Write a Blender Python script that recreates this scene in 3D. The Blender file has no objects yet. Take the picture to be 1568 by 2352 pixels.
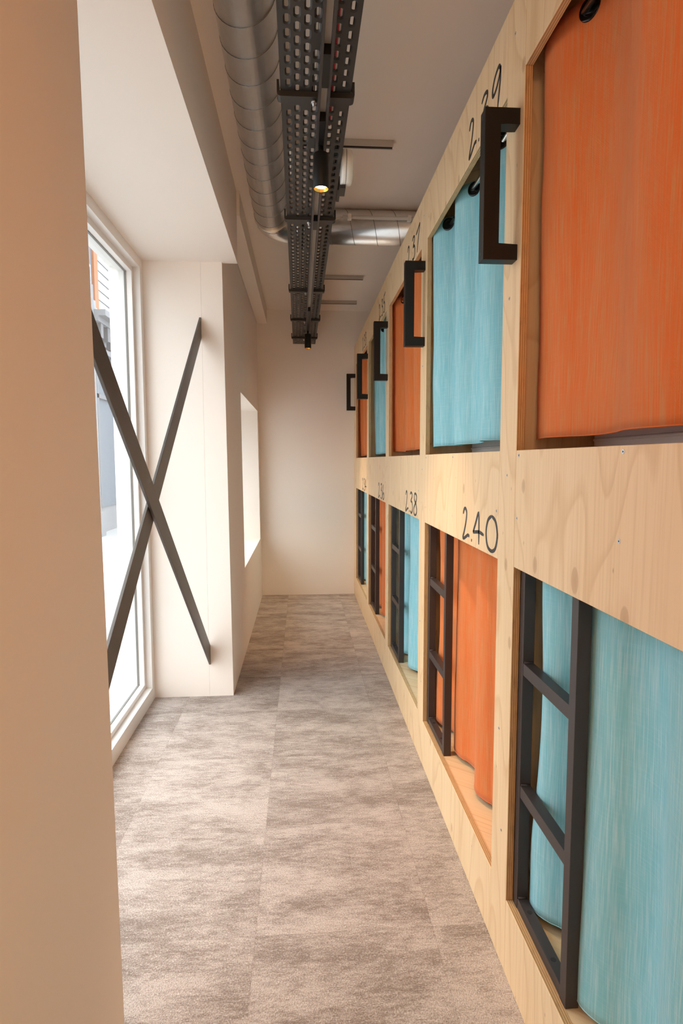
import bpy, bmesh, math, random
from mathutils import Vector, Matrix, noise as mnoise
random.seed(7)
S = bpy.context.scene
COL = S.collection
PI = math.pi

# ------------------------------------------------------------------ measures (metres)
D = 0.5135           # corridor face of the pod wall
TH = 0.018           # plywood thickness
L1, BP, OW = 1.3894, 1.0445, 0.926
def Lf(i): return L1 + (i - 1) * BP          # far edge of the opening of bay i
def Rn(i): return Lf(i) - OW                 # near edge
LB, LT, UB, UT, TOP = 0.199, 1.064, 1.347, 2.216, 2.414
FAR = 5.765
REAR = -2.6
CEIL = 2.749
WL = -0.402          # left wall face
PIER = 3.269         # near face of the far pier
NEARP = 1.212        # far face of the near pier
SOF = 2.374          # soffit underside
SOFX = -0.334
XR = 2.62            # room's right wall
WX = -0.905          # glass plane
EXT = -1.005         # outer wall face

# ------------------------------------------------------------------ node helpers
class NB:
    def __init__(s, name):
        m = bpy.data.materials.new(name); m.use_nodes = True
        s.m = m; s.t = m.node_tree; s.t.nodes.clear()
        s.out = s.n('ShaderNodeOutputMaterial')
    def n(s, typ, **k):
        nd = s.t.nodes.new(typ)
        for a, b in k.items(): setattr(nd, a, b)
        return nd
    def link(s, a, b): s.t.links.new(a, b)
    def put(s, sock, v):
        if hasattr(v, 'is_output') or isinstance(v, bpy.types.NodeSocket): s.link(v, sock)
        else: sock.default_value = v
    def math(s, op, a, b=0.0, c=0.0, clamp=False):
        nd = s.n('ShaderNodeMath', operation=op); nd.use_clamp = clamp
        s.put(nd.inputs[0], a); s.put(nd.inputs[1], b); s.put(nd.inputs[2], c)
        return nd.outputs[0]
    def mix(s, f, a, b, blend='MIX'):
        nd = s.n('ShaderNodeMix', data_type='RGBA', blend_type=blend)
        s.put(nd.inputs[0], f)
        s.put(nd.inputs[6], a if not isinstance(a, tuple) else (*a[:3], 1)); s.put(nd.inputs[7], b if not isinstance(b, tuple) else (*b[:3], 1))
        return nd.outputs[2]
    def sep(s, v):
        nd = s.n('ShaderNodeSeparateXYZ'); s.link(v, nd.inputs[0]); return nd.outputs
    def comb(s, x, y, z=0.0):
        nd = s.n('ShaderNodeCombineXYZ')
        for i, q in enumerate((x, y, z)): s.put(nd.inputs[i], q)
        return nd.outputs[0]
    def noise(s, vec, scale=1.0, detail=2.0, rough=0.5, dist=0.0):
        nd = s.n('ShaderNodeTexNoise'); s.link(vec, nd.inputs['Vector'])
        nd.inputs['Scale'].default_value = scale; nd.inputs['Detail'].default_value = detail
        nd.inputs['Roughness'].default_value = rough; nd.inputs['Distortion'].default_value = dist
        return nd.outputs[0]
    def ramp(s, f, stops):
        nd = s.n('ShaderNodeValToRGB'); s.link(f, nd.inputs[0])
        e = nd.color_ramp.elements
        while len(e) < len(stops): e.new(0.5)
        for el, (p, c) in zip(e, stops):
            el.position = p; el.color = c if isinstance(c, tuple) and len(c) == 4 else ((*c, 1) if isinstance(c, tuple) else (c, c, c, 1))
        return nd.outputs[0]
    def pos(s): return s.n('ShaderNodeNewGeometry').outputs['Position']
    def bsdf(s, color, rough=0.6, metal=0.0, bump=None, bstr=0.2, bdist=0.002, **k):
        p = s.n('ShaderNodeBsdfPrincipled')
        s.put(p.inputs['Base Color'], color if not isinstance(color, tuple) else (*color[:3], 1))
        s.put(p.inputs['Roughness'], rough); p.inputs['Metallic'].default_value = metal
        for a, b in k.items(): s.put(p.inputs[a.replace('_', ' ')], b)
        if bump is not None:
            b = s.n('ShaderNodeBump'); b.inputs['Strength'].default_value = bstr; b.inputs['Distance'].default_value = bdist
            s.link(bump, b.inputs['Height']); s.link(b.outputs[0], p.inputs['Normal'])
        s.link(p.outputs[0], s.out.inputs[0]); return p

def m_plain(name, col, rough=0.6, metal=0.0, var=0.04, scale=6.0, **k):
    b = NB(name); f = b.noise(b.pos(), scale, 3)
    c = b.mix(f, tuple(max(0, x * (1 - var)) for x in col), tuple(min(1, x * (1 + var)) for x in col))
    b.bsdf(c, rough, metal, **k); return b.m

def m_paint(name, col, rough=0.7):
    b = NB(name); p = b.pos()
    f = b.noise(p, 2.2, 3); g = b.noise(p, 260, 2)
    c = b.mix(f, tuple(x * 0.975 for x in col), tuple(min(1, x * 1.02) for x in col))
    b.bsdf(c, rough, bump=g, bstr=0.06, bdist=0.001); return b.m

def m_ply(name, knots=()):
    b = NB(name); P = b.sep(b.pos())
    rnd = b.n('ShaderNodeObjectInfo').outputs['Random']
    off = b.math('MULTIPLY', rnd, 37.0)
    # grain runs up the boards; x joins in so boards lying across the room get grain as well
    h = b.math('ADD', b.math('ADD', P[1], b.math('MULTIPLY', P[0], 0.83)), off)
    z = P[2]
    wob = b.noise(b.comb(b.math('MULTIPLY', h, 2.6), b.math('MULTIPLY', z, 0.75), off), 1.0, 2.0, 0.5)
    rings = b.math('FRACT', b.math('MULTIPLY', wob, 15.0))
    line = b.ramp(rings, [(0.0, 0.0), (0.72, 0.15), (0.93, 1.0), (1.0, 0.0)])
    fine = b.noise(b.comb(b.math('MULTIPLY', h, 150.0), b.math('MULTIPLY', z, 3.0), off), 1.0, 3.0, 0.6)
    broad = b.noise(b.comb(b.math('MULTIPLY', h, 9.0), b.math('MULTIPLY', z, 0.7), off), 1.0, 2.0)
    light, mid, dark = (0.82, 0.615, 0.385), (0.75, 0.52, 0.29), (0.54, 0.31, 0.13)
    c = b.mix(broad, light, mid)
    c = b.mix(b.math('MULTIPLY', line, 0.40), c, dark)
    c = b.mix(b.math('MULTIPLY', b.ramp(fine, [(0.45, 0.0), (0.75, 1.0)]), 0.36), c, dark)
    # scattered knots
    vor = b.n('ShaderNodeTexVoronoi', voronoi_dimensions='2D'); vor.inputs['Scale'].default_value = 1.0
    b.link(b.comb(b.math('MULTIPLY', h, 5.2), b.math('MULTIPLY', z, 3.3)), vor.inputs['Vector'])
    sel = b.math('LESS_THAN', b.sep(vor.outputs['Color'])[0], 0.30)
    k = b.math('MULTIPLY', b.ramp(vor.outputs['Distance'], [(0.0, 1.0), (0.045, 0.75), (0.062, 0.0)]), sel)
    c = b.mix(b.math('MULTIPLY', k, 0.55), c, (0.36, 0.19, 0.09))
    v2 = b.n('ShaderNodeTexVoronoi', voronoi_dimensions='2D'); v2.inputs['Scale'].default_value = 1.0
    b.link(b.comb(b.math('MULTIPLY', h, 16.0), b.math('MULTIPLY', z, 8.0)), v2.inputs['Vector'])
    sel2 = b.math('LESS_THAN', b.sep(v2.outputs['Color'])[1], 0.16)
    k2 = b.math('MULTIPLY', b.ramp(v2.outputs['Distance'], [(0.0, 1.0), (0.05, 0.0)]), sel2)
    c = b.mix(b.math('MULTIPLY', k2, 0.7), c, (0.25, 0.13, 0.06))
    for (ky, kz, kr) in knots:
        dy = b.math('DIVIDE', b.math('SUBTRACT', P[1], ky), kr); dz = b.math('DIVIDE', b.math('SUBTRACT', z, kz), kr * 1.75)
        d = b.math('SQRT', b.math('ADD', b.math('MULTIPLY', dy, dy), b.math('MULTIPLY', dz, dz)))
        f = b.ramp(d, [(0.0, 0.95), (0.85, 0.72), (1.0, 0.25), (1.0, 0.0)])
        halo = b.math('MULTIPLY', b.ramp(b.math('MULTIPLY', d, 0.4), [(0.4, 0.3), (1.0, 0.0)]), 1.0)
        c = b.mix(halo, c, (0.62, 0.40, 0.21)); c = b.mix(b.math('MULTIPLY', f, 0.75), c, (0.45, 0.255, 0.13))
    b.bsdf(c, 0.5, bump=fine, bstr=0.05, bdist=0.001); return b.m

def m_plyedge(name):
    b = NB(name); P = b.sep(b.pos())
    t = b.math('FRACT', b.math('MULTIPLY', b.math('SUBTRACT', P[0], D), 1.0 / 0.0052))
    nz = b.noise(b.comb(b.math('MULTIPLY', P[0], 90), b.math('MULTIPLY', P[1], 25.0), b.math('MULTIPLY', P[2], 25.0)), 1.0, 3, 0.6)
    f = b.ramp(t, [(0.0, 0.0), (0.42, 0.1), (0.5, 1.0), (0.92, 0.9), (1.0, 0.0)])
    c = b.mix(f, (0.66, 0.44, 0.22), (0.38, 0.22, 0.095))
    c = b.mix(b.math('MULTIPLY', b.ramp(nz, [(0.5, 0.0), (0.72, 1.0)]), 0.35), c, (0.20, 0.10, 0.04))
    b.bsdf(c, 0.6); return b.m

def m_fabric(name, ca, cb, cc):
    b = NB(name)
    uv = b.sep(b.n('ShaderNodeTexCoord').outputs['UV'])
    u, v = uv[0], uv[1]
    s1 = b.noise(b.comb(b.math('MULTIPLY', u, 330.0), b.math('MULTIPLY', v, 9.0)), 1.0, 2.0, 0.6)
    s2 = b.noise(b.comb(b.math('MULTIPLY', u, 60.0), b.math('MULTIPLY', v, 2.6)), 1.0, 3.0, 0.6)
    s3 = b.noise(b.comb(b.math('MULTIPLY', u, 14.0), b.math('MULTIPLY', v, 260.0)), 1.0, 2.0, 0.5)
    wu = b.math('SINE', b.math('MULTIPLY', u, 2 * PI / 0.0023)); wv = b.math('SINE', b.math('MULTIPLY', v, 2 * PI / 0.0023))
    weave = b.math('MULTIPLY', wu, wv)
    f = b.ramp(b.math('ADD', b.math('MULTIPLY', s1, 0.72), b.math('MULTIPLY', s2, 0.28)), [(0.44, 0.0), (0.74, 1.0)])
    c = b.mix(f, ca, cb)
    c = b.mix(b.math('MULTIPLY', b.ramp(s3, [(0.5, 0.0), (0.75, 1.0)]), 0.13), c, cc)
    c = b.mix(b.math('MULTIPLY', b.math('ADD', b.math('MULTIPLY', weave, 0.5), 0.5), 0.22), c, cc)
    p = b.bsdf(c, 0.85, bump=b.math('ADD', b.math('MULTIPLY', weave, 0.4), s1), bstr=0.25, bdist=0.0012, Sheen_Weight=0.15)
    tr = b.n('ShaderNodeBsdfTranslucent'); b.link(c, tr.inputs[0])
    mx = b.n('ShaderNodeMixShader'); mx.inputs[0].default_value = 0.16
    b.link(p.outputs[0], mx.inputs[1]); b.link(tr.outputs[0], mx.inputs[2]); b.link(mx.outputs[0], b.out.inputs[0])
    return b.m

def m_carpet(name):
    b = NB(name); P = b.sep(b.pos())
    tx = b.math('DIVIDE', b.math('ADD', P[0], 0.139), 0.5); ty = b.math('DIVIDE', b.math('SUBTRACT', P[1], 1.55), 0.5)
    ix, iy = b.math('FLOOR', tx), b.math('FLOOR', ty)
    wn = b.n('ShaderNodeTexWhiteNoise', noise_dimensions='2D'); b.link(b.comb(ix, iy), wn.inputs['Vector'])
    rc = b.sep(wn.outputs['Color'])
    o = b.math('MULTIPLY', rc[0], 23.0)
    big = b.noise(b.comb(b.math('MULTIPLY', P[0], 4.2), b.math('MULTIPLY', P[1], 10.0), o), 1.0, 4.0, 0.62)
    stre = b.noise(b.comb(b.math('MULTIPLY', P[0], 24.0), b.math('MULTIPLY', P[1], 95.0), o), 1.0, 3.0, 0.7)
    loop = b.noise(b.comb(b.math('MULTIPLY', P[0], 170.0), b.math('MULTIPLY', P[1], 300.0), 0.0), 1.0, 2.0, 0.7)
    loop2 = b.noise(b.comb(b.math('MULTIPLY', P[0], 420.0), b.math('MULTIPLY', P[1], 200.0), 3.0), 1.0, 1.0, 0.5)
    f = b.math('ADD', b.math('ADD', b.math('MULTIPLY', big, 0.48), b.math('MULTIPLY', stre, 0.36)), b.math('MULTIPLY', loop, 0.36))
    f = b.math('ADD', f, b.math('MULTIPLY', b.math('SUBTRACT', rc[1], 0.5), 0.05))
    f = b.ramp(f, [(0.50, 0.0), (0.68, 1.0)])
    c = b.mix(f, (0.265, 0.215, 0.185), (0.57, 0.495, 0.45))
    c = b.mix(b.math('MULTIPLY', b.ramp(loop2, [(0.35, 1.0), (0.6, 0.0)]), 0.42), c, (0.20, 0.14, 0.11))
    c = b.mix(b.math('MULTIPLY', b.ramp(loop, [(0.55, 0.0), (0.8, 1.0)]), 0.45), c, (0.80, 0.72, 0.67))
    fx, fy = b.math('FRACT', tx), b.math('FRACT', ty)
    ex = b.math('MINIMUM', fx, b.math('SUBTRACT', 1.0, fx)); ey = b.math('MINIMUM', fy, b.math('SUBTRACT', 1.0, fy))
    e = b.math('LESS_THAN', b.math('MINIMUM', ex, ey), 0.004)
    c = b.mix(b.math('MULTIPLY', e, 0.14), c, (0.16, 0.11, 0.085))
    b.bsdf(c, 0.95, bump=b.math('ADD', loop, loop2), bstr=0.6, bdist=0.004, Specular_IOR_Level=0.1); return b.m

def m_galv(name):
    b = NB(name); p = b.pos()
    v = b.n('ShaderNodeTexVoronoi'); v.inputs['Scale'].default_value = 55.0; b.link(p, v.inputs['Vector'])
    g = b.sep(v.outputs['Color'])[0]
    n2 = b.noise(p, 14, 3)
    c = b.mix(g, (0.86, 0.84, 0.81), (0.90, 0.88, 0.85)); c = b.mix(b.math('MULTIPLY', n2, 0.3), c, (0.76, 0.74, 0.71))
    b.bsdf(c, b.math('ADD', 0.27, b.math('MULTIPLY', n2, 0.08)), 0.97); return b.m

def m_glass(name):
    b = NB(name)
    t = b.n('ShaderNodeBsdfTransparent'); t.inputs[0].default_value = (0.95, 0.97, 0.965, 1)
    g = b.n('ShaderNodeBsdfGlossy'); g.inputs['Roughness'].default_value = 0.02
    lw = b.n('ShaderNodeLayerWeight'); lw.inputs[0].default_value = 0.5
    fr = b.math('ADD', 0.035, b.math('MULTIPLY', b.math('POWER', lw.outputs['Facing'], 5.0), 0.6))
    mx = b.n('ShaderNodeMixShader'); b.link(fr, mx.inputs[0]); b.link(t.outputs[0], mx.inputs[1]); b.link(g.outputs[0], mx.inputs[2])
    b.link(mx.outputs[0], b.out.inputs[0]); return b.m

def m_emit(name, col, s):
    b = NB(name); e = b.n('ShaderNodeEmission'); e.inputs[0].default_value = (*col, 1); e.inputs[1].default_value = s
    b.link(e.outputs[0], b.out.inputs[0]); return b.m

M = {}
M['wall'] = m_paint('white wall paint', (0.87, 0.795, 0.722))
M['ceil'] = m_paint('ceiling paint', (0.88, 0.785, 0.70))
M['ply'] = m_ply('spruce plywood')
M['ply_knots'] = m_ply('knotty spruce plywood', [(1.259, 1.092, 0.0115), (1.068, 1.096, 0.0155), (0.893, 1.068, 0.0135)])
M['edge'] = m_plyedge('plywood edge')
M['black'] = m_plain('black powder coat', (0.0045, 0.0045, 0.005), 0.45, 0.0, 0.1, Specular_IOR_Level=0.35)
M['bronze'] = m_plain('dark brown powder coat', (0.044, 0.035, 0.034), 0.42, 0.0, 0.1, Specular_IOR_Level=0.4)
M['traym'] = m_plain('charcoal tray coating', (0.038, 0.033, 0.030), 0.5, 0.3, 0.1)
M['ink'] = m_plain('black lettering', (0.018, 0.018, 0.02), 0.5)
M['steel'] = m_plain('brushed grey steel', (0.13, 0.115, 0.105), 0.42, 0.75, 0.18, 9)
M['chrome'] = m_plain('bright steel', (0.62, 0.60, 0.57), 0.25, 1.0)
M['zinc'] = m_plain('zinc screw', (0.55, 0.55, 0.56), 0.35, 0.9)
M['galv'] = m_galv('galvanised sheet')
M['seam'] = m_plain('duct seam', (0.20, 0.19, 0.18), 0.35, 0.9)
M['strut'] = m_plain('galvanised strut', (0.52, 0.48, 0.43), 0.5, 0.2)
M['slot'] = m_plain('black joint and recess shade', (0.01, 0.01, 0.01), 0.7)  # black for joints and for recesses whose shade is painted in
M['orange'] = m_fabric('orange woven fabric', (0.74, 0.150, 0.014), (0.62, 0.29, 0.10), (0.80, 0.28, 0.09))
M['teal'] = m_fabric('teal woven fabric', (0.20, 0.58, 0.67), (0.53, 0.74, 0.79), (0.66, 0.90, 0.97))
M['carpet'] = m_carpet('grey brown carpet tiles')
M['frame'] = m_plain('white window lacquer', (0.82, 0.79, 0.76), 0.35, 0.0, 0.02)
M['gasket'] = m_plain('dark window gasket', (0.22, 0.21, 0.19), 0.6)
M['glass'] = m_glass('window glass')
M['white'] = m_plain('white plastic', (0.80, 0.75, 0.68), 0.4, 0.0, 0.02)
M['conduit'] = m_plain('pale conduit plastic', (0.62, 0.57, 0.50), 0.45, 0.0, 0.02)
M['linen'] = m_plain('white mattress cover', (0.80, 0.80, 0.82), 0.8, 0.0, 0.03, 40)
M['red'] = m_plain('red cable sheath', (0.45, 0.02, 0.03), 0.45)
M['gold'] = m_plain('gold reflector', (0.85, 0.48, 0.10), 0.25, 1.0)
M['lamp'] = m_emit('lamp glow', (1.0, 0.72, 0.36), 60.0)
M['ring'] = m_plain('black eyelet metal', (0.010, 0.009, 0.009), 0.22, 0.4)
M['stone'] = m_plain('pale paving', (0.30, 0.30, 0.30), 0.8, 0.0, 0.08, 2)
M['facade'] = m_plain('grey facade stone', (0.19, 0.19, 0.20), 0.8, 0.0, 0.1, 1.5)
M['facade_dark'] = m_plain('dark facade joinery', (0.11, 0.11, 0.12), 0.6)
M['extwin'] = m_plain('facade window', (0.13, 0.145, 0.17), 0.7, Specular_IOR_Level=0.1)
M['clap'] = m_plain('white clapboard', (0.36, 0.36, 0.36), 0.7)
M['terracotta'] = m_plain('orange trim paint', (0.36, 0.13, 0.05), 0.7)
M['bluegrey'] = m_plain('blue grey render', (0.17, 0.185, 0.22), 0.8)
M['plaster_out'] = m_plain('white outer render', (0.62, 0.60, 0.58), 0.8)

# ------------------------------------------------------------------ mesh helpers
def bm_box(bm, x0, x1, y0, y1, z0, z1, mi=0):
    vs = [bm.verts.new((x, y, z)) for x in (x0, x1) for y in (y0, y1) for z in (z0, z1)]
    for q in ((0, 1, 3, 2), (4, 6, 7, 5), (0, 4, 5, 1), (2, 3, 7, 6), (0, 2, 6, 4), (1, 5, 7, 3)):
        f = bm.faces.new([vs[i] for i in q]); f.material_index = mi
    return vs

def bm_cyl(bm, p0, p1, r0, r1=None, n=24, cap0=True, cap1=True, mi=0):
    r1 = r0 if r1 is None else r1
    p0, p1 = Vector(p0), Vector(p1); d = (p1 - p0).normalized()
    a = d.orthogonal().normalized(); b = d.cross(a)
    A = [bm.verts.new(p0 + (a * math.cos(t) + b * math.sin(t)) * r0) for t in [2 * PI * i / n for i in range(n)]]
    B = [bm.verts.new(p1 + (a * math.cos(t) + b * math.sin(t)) * r1) for t in [2 * PI * i / n for i in range(n)]]
    for i in range(n):
        f = bm.faces.new((A[i], A[(i + 1) % n], B[(i + 1) % n], B[i])); f.smooth = True; f.material_index = mi
    if cap0: f = bm.faces.new(A[::-1]); f.material_index = mi
    if cap1: f = bm.faces.new(B); f.material_index = mi

def bm_tube(bm, pts, r, n=10, closed=False, cap=True):
    pts = [Vector(p) for p in pts]; rings = []; N = len(pts)
    up = None
    for i, p in enumerate(pts):
        t = (pts[(i + 1) % N] - pts[i - 1]) if closed else (pts[min(i + 1, N - 1)] - pts[max(i - 1, 0)])
        t.normalize()
        if up is None: up = t.orthogonal().normalized()
        up = (up - t * up.dot(t)).normalized(); s = t.cross(up)
        rings.append([bm.verts.new(p + (up * math.cos(a) + s * math.sin(a)) * r) for a in [2 * PI * k / n for k in range(n)]])
    for i in range(N if closed else N - 1):
        A, B = rings[i], rings[(i + 1) % N]
        for k in range(n):
            f = bm.faces.new((A[k], A[(k + 1) % n], B[(k + 1) % n], B[k])); f.smooth = True
    if cap and not closed:
        bm.faces.new(rings[0][::-1]); bm.faces.new(rings[-1])

def bm_torus(bm, c, axis, R, r, n=28, m=10):
    axis = Vector(axis).normalized(); a = axis.orthogonal().normalized(); b = axis.cross(a); c = Vector(c)
    rows = []
    for i in range(n):
        t = 2 * PI * i / n; d = a * math.cos(t) + b * math.sin(t)
        rows.append([bm.verts.new(c + d * (R + r * math.cos(q)) + axis * (r * 0.55 * math.sin(q))) for q in [2 * PI * j / m for j in range(m)]])
    for i in range(n):
        for j in range(m):
            f = bm.faces.new((rows[i][j], rows[(i + 1) % n][j], rows[(i + 1) % n][(j + 1) % m], rows[i][(j + 1) % m])); f.smooth = True

def bevel(bm, w, seg=2):
    bmesh.ops.bevel(bm, geom=bm.edges[:], offset=w, segments=seg, affect='EDGES', profile=0.6)

def obj(name, bm, mats, parent=None, kind=None):
    bmesh.ops.recalc_face_normals(bm, faces=bm.faces[:])
    me = bpy.data.meshes.new(name); bm.to_mesh(me); bm.free()
    for m in (mats if isinstance(mats, (list, tuple)) else [mats]): me.materials.append(M[m])
    o = bpy.data.objects.new(name, me); COL.objects.link(o)
    if parent is not None:
        o.parent = parent; o.location = -parent_world(parent)
    if kind: o['kind'] = kind
    return o
def parent_world(p):
    v = Vector((0, 0, 0))
    while p is not None: v += p.location; p = p.parent
    return v
def tag(o, label, cat=None, group=None, kind=None):
    o['label'] = label
    if cat: o['category'] = cat
    if group: o['group'] = group
    if kind: o['kind'] = kind
    return o
def empty(name, loc, label, cat, group=None):
    o = bpy.data.objects.new(name, None); COL.objects.link(o); o.location = loc
    o.empty_display_size = 0.05
    return tag(o, label, cat, group)
def box(name, x0, x1, y0, y1, z0, z1, mat, parent=None, kind=None, bev=0.0):
    bm = bmesh.new(); bm_box(bm, x0, x1, y0, y1, z0, z1)
    if bev: bevel(bm, bev)
    return obj(name, bm, mat, parent, kind)
def copy_tree(o, delta, parent=None):
    c = o.copy(); COL.objects.link(c)
    if parent is not None: c.parent = parent
    else: c.location = o.location + Vector(delta)
    for ch in list(o.children): copy_tree(ch, delta, c)
    return c

# ------------------------------------------------------------------ the setting
def struct(name, bm, mat, label):
    o = obj(name, bm, mat, None, 'structure'); o['label'] = label; o['category'] = name.split('_')[0]; return o
bm = bmesh.new(); bm_box(bm, EXT + 0.02, XR, REAR, FAR, -0.05, 0.0)
struct('floor', bm, 'carpet', 'grey brown mottled carpet tile floor of the corridor')
bm = bmesh.new(); bm_box(bm, SOFX, XR + .1, REAR, FAR + .1, CEIL, CEIL + 0.1); bm_box(bm, WL, SOFX, 3.289, FAR, CEIL, CEIL + .1)
struct('ceiling', bm, 'ceil', 'plain painted ceiling above the duct and the cable tray')
bm = bmesh.new(); bm_box(bm, EXT, XR + .1, FAR, FAR + .12, -0.05, CEIL)
struct('wall_far', bm, 'wall', 'pale end wall closing the corridor')
bm = bmesh.new(); bm_box(bm, EXT, XR + .1, REAR - .12, REAR, -0.05, CEIL)
struct('wall_rear', bm, 'wall', 'pale wall behind the camera')
bm = bmesh.new(); bm_box(bm, XR, XR + .1, REAR, FAR, -0.05, CEIL)
struct('wall_right', bm, 'wall', 'pale wall behind the sleeping pods')
# left wall beyond the window recess: pier in two boards with a fine joint, and the run with the small window opening
def lean(bm, x, a):
    # the plastered faces are slightly out of plumb
    for v in bm.verts:
        if abs(v.co.x - x) < 0.02: v.co.x += a - 0.0083 * v.co.z
W2 = (4.09, 5.625, 0.58, 1.787)
bm = bmesh.new(); g = 0.0003
bm_box(bm, EXT, -0.527 - g, PIER, PIER + 0.03, -0.05, SOF + .02)
bm_box(bm, -0.527 + g, WL, PIER, PIER + 0.03, -0.05, CEIL)
bm_box(bm, EXT, WL, PIER + 0.03, W2[0], -0.05, CEIL)
bm_box(bm, EXT, WL, W2[0], W2[1], -0.05, W2[2]); bm_box(bm, EXT, WL, W2[0], W2[1], W2[3], CEIL)
bm_box(bm, EXT, WL, W2[1], FAR, -0.05, CEIL)
lean(bm, WL, 0.0075)
struct('wall_left', bm, 'wall', 'pale left wall beyond the tall window with a small opening')
# near pier with a rounded corner
bm = bmesh.new(); vs = bm_box(bm, EXT, WL, -0.45, NEARP, -0.05, SOF)
es = [e for e in bm.edges if all(abs(v.co.x - WL) < 1e-6 and abs(v.co.y - NEARP) < 1e-6 for v in e.verts)]
bmesh.ops.bevel(bm, geom=es, offset=0.012, segments=5, affect='EDGES', profile=0.5)
for f in bm.faces:
    if abs(f.normal.z) < .1 and f.calc_area() < 0.05: f.smooth = True
lean(bm, WL, 0.0115)
struct('wall_left_near', bm, 'wall', 'pale rounded wall end in the left foreground')
bm = bmesh.new(); bm_box(bm, EXT, WL, REAR, -2.2, -0.05, SOF)
struct('wall_left_rear', bm, 'wall', 'pale wall pier behind the camera')
bm = bmesh.new(); bm_box(bm, EXT, SOFX, REAR, 3.289, SOF, CEIL + .1)
struct('trim_1', bm, 'wall', 'boxed soffit over the window recess')
bm = bmesh.new(); bm_box(bm, WL - .01, -0.318, 3.289, FAR, 2.622, CEIL)
struct('trim_2', bm, 'wall', 'shallow ceiling downstand along the far left wall')

def window(name, y0, y1, z0, z1, label, face=-0.83):
    root = bpy.data.objects.new(name, None); COL.objects.link(root); root.location = (WX, (y0 + y1) / 2, z0)
    root['kind'] = 'structure'; root['label'] = label; root['category'] = 'window'
    fw = 0.05
    bm = bmesh.new()
    zb = z0 + 0.075 if z0 < .2 else z0 + fw
    bm_box(bm, EXT + .02, face, y0, y0 + fw, z0, z1); bm_box(bm, EXT + .02, face, y1 - fw, y1, z0, z1)
    bm_box(bm, EXT + .02, face, y0 + fw, y1 - fw, z0, zb); bm_box(bm, EXT + .02, face, y0 + fw, y1 - fw, z1 - fw, z1)
    obj('window_frame', bm, 'frame', root)
    bm = bmesh.new(); b = 0.028
    for (a0, a1, c0, c1) in ((y0 + fw, y0 + fw + b, zb, z1 - fw), (y1 - fw - b, y1 - fw, zb, z1 - fw), (y0 + fw + b, y1 - fw - b, zb, zb + b), (y0 + fw + b, y1 - fw - b, z1 - fw - b, z1 - fw)):
        bm_box(bm, WX - .03, face - 0.035, a0, a1, c0, c1)
    obj('glazing_bead', bm, 'frame', root)
    bm = bmesh.new(); q = 0.003
    for (a0, a1, c0, c1) in ((y0 + fw + b, y0 + fw + b + q, zb + b, z1 - fw - b), (y1 - fw - b - q, y1 - fw - b, zb + b, z1 - fw - b), (y0 + fw + b, y1 - fw - b, zb + b, zb + b + q), (y0 + fw + b, y1 - fw - b, z1 - fw - b - q, z1 - fw - b)):
        bm_box(bm, WX + .002, WX + 0.012, a0, a1, c0, c1)
    obj('gasket', bm, 'gasket', root)
    bm = bmesh.new(); bm_box(bm, WX - 0.006, WX + .002, y0 + fw + .01, y1 - fw - .01, zb + .01, z1 - fw - .01)
    obj('glass_pane', bm, 'glass', root)
    return root
window('window_1', NEARP, PIER, 0.0, SOF, 'floor-to-soffit window with white frame behind the crossed steel bars')
window('window_2', W2[0], W2[1], W2[2], W2[3], 'small window set deep in the far left wall', face=-0.88)
window('window_3', -2.2, -0.45, 0.0, SOF, 'tall window behind the camera')

# ------------------------------------------------------------------ outside
bm = bmesh.new(); bm_box(bm, -30, EXT, -12, 60, -0.22, -0.12)
o = obj('pavement', bm, 'stone', None, 'structure'); o['label'] = 'pale pavement outside the tall window'; o['category'] = 'pavement'
FX = -4.0
bt = empty('shop_building', (FX, 14, -0.12), 'grey classical shop front with a bracketed cornice seen through the tall window', 'building')
bm = bmesh.new(); bm_box(bm, FX - 3, FX, 11.15, 34, -0.12, 4.05); obj('facade_wall', bm, 'facade', bt)
bm = bmesh.new(); bm_box(bm, FX, FX + .14, 11.15, 11.62, -0.12, 4.60); bm_box(bm, FX, FX + .2, 11.1, 11.67, -.12, .35); obj('pilaster', bm, 'facade', bt)
bm = bmesh.new(); bm_box(bm, FX, FX + .35, 11.62, 34, 4.05, 4.16); bm_box(bm, FX, FX + .22, 11.62, 34, 3.95, 4.05); bm_box(bm, FX, FX + .1, 11.62, 34, 3.45, 3.55); obj('cornice', bm, 'facade', bt)
for k in range(9):
    y = 11.80 + k * 0.40
    bm = bmesh.new(); bm_box(bm, FX, FX + .2, y, y + .14, 3.68, 3.95); bm_box(bm, FX, FX + .12, y, y + .14, 3.58, 3.68); obj('bracket', bm, 'facade_dark', bt)
for k in range(3):
    y = 11.85 + k * 2.2
    bm = bmesh.new(); bm_box(bm, FX, FX + .07, y, y + .1, .4, 3.3); bm_box(bm, FX, FX + .07, y + 1.5, y + 1.6, .4, 3.3); bm_box(bm, FX, FX + .07, y, y + 1.6, 3.2, 3.3); bm_box(bm, FX, FX + .07, y, y + 1.6, 2.55, 2.63)
    w = obj('shop_window', bm, 'facade_dark', bt)
    bm = bmesh.new(); bm_box(bm, FX - .01, FX + .02, y + .1, y + 1.5, .4, 3.2); obj('pane', bm, 'extwin', w)
for k, (y, h, r) in enumerate(((11.95, 4.60, .15), (12.35, 4.50, .14))):
    bm = bmesh.new(); bm_cyl(bm, (FX - .2, y, 4.05), (FX - .2, y, h), r, r * .92, 16); obj('chimney_pot', bm, 'facade', bt)
HX = -8.5
hb = empty('clapboard_house', (HX, 28, -0.12), 'white clapboard house with orange corner trim behind the shop front', 'building')
bm = bmesh.new(); bm_box(bm, HX - 4, HX, 25.95, 40, -0.12, 12.5)
for k in range(30): bm_box(bm, HX, HX + .05, 25.95, 40, 0.1 + k * .4, 0.44 + k * .4)
obj('clapboard_wall', bm, 'clap', hb)
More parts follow.
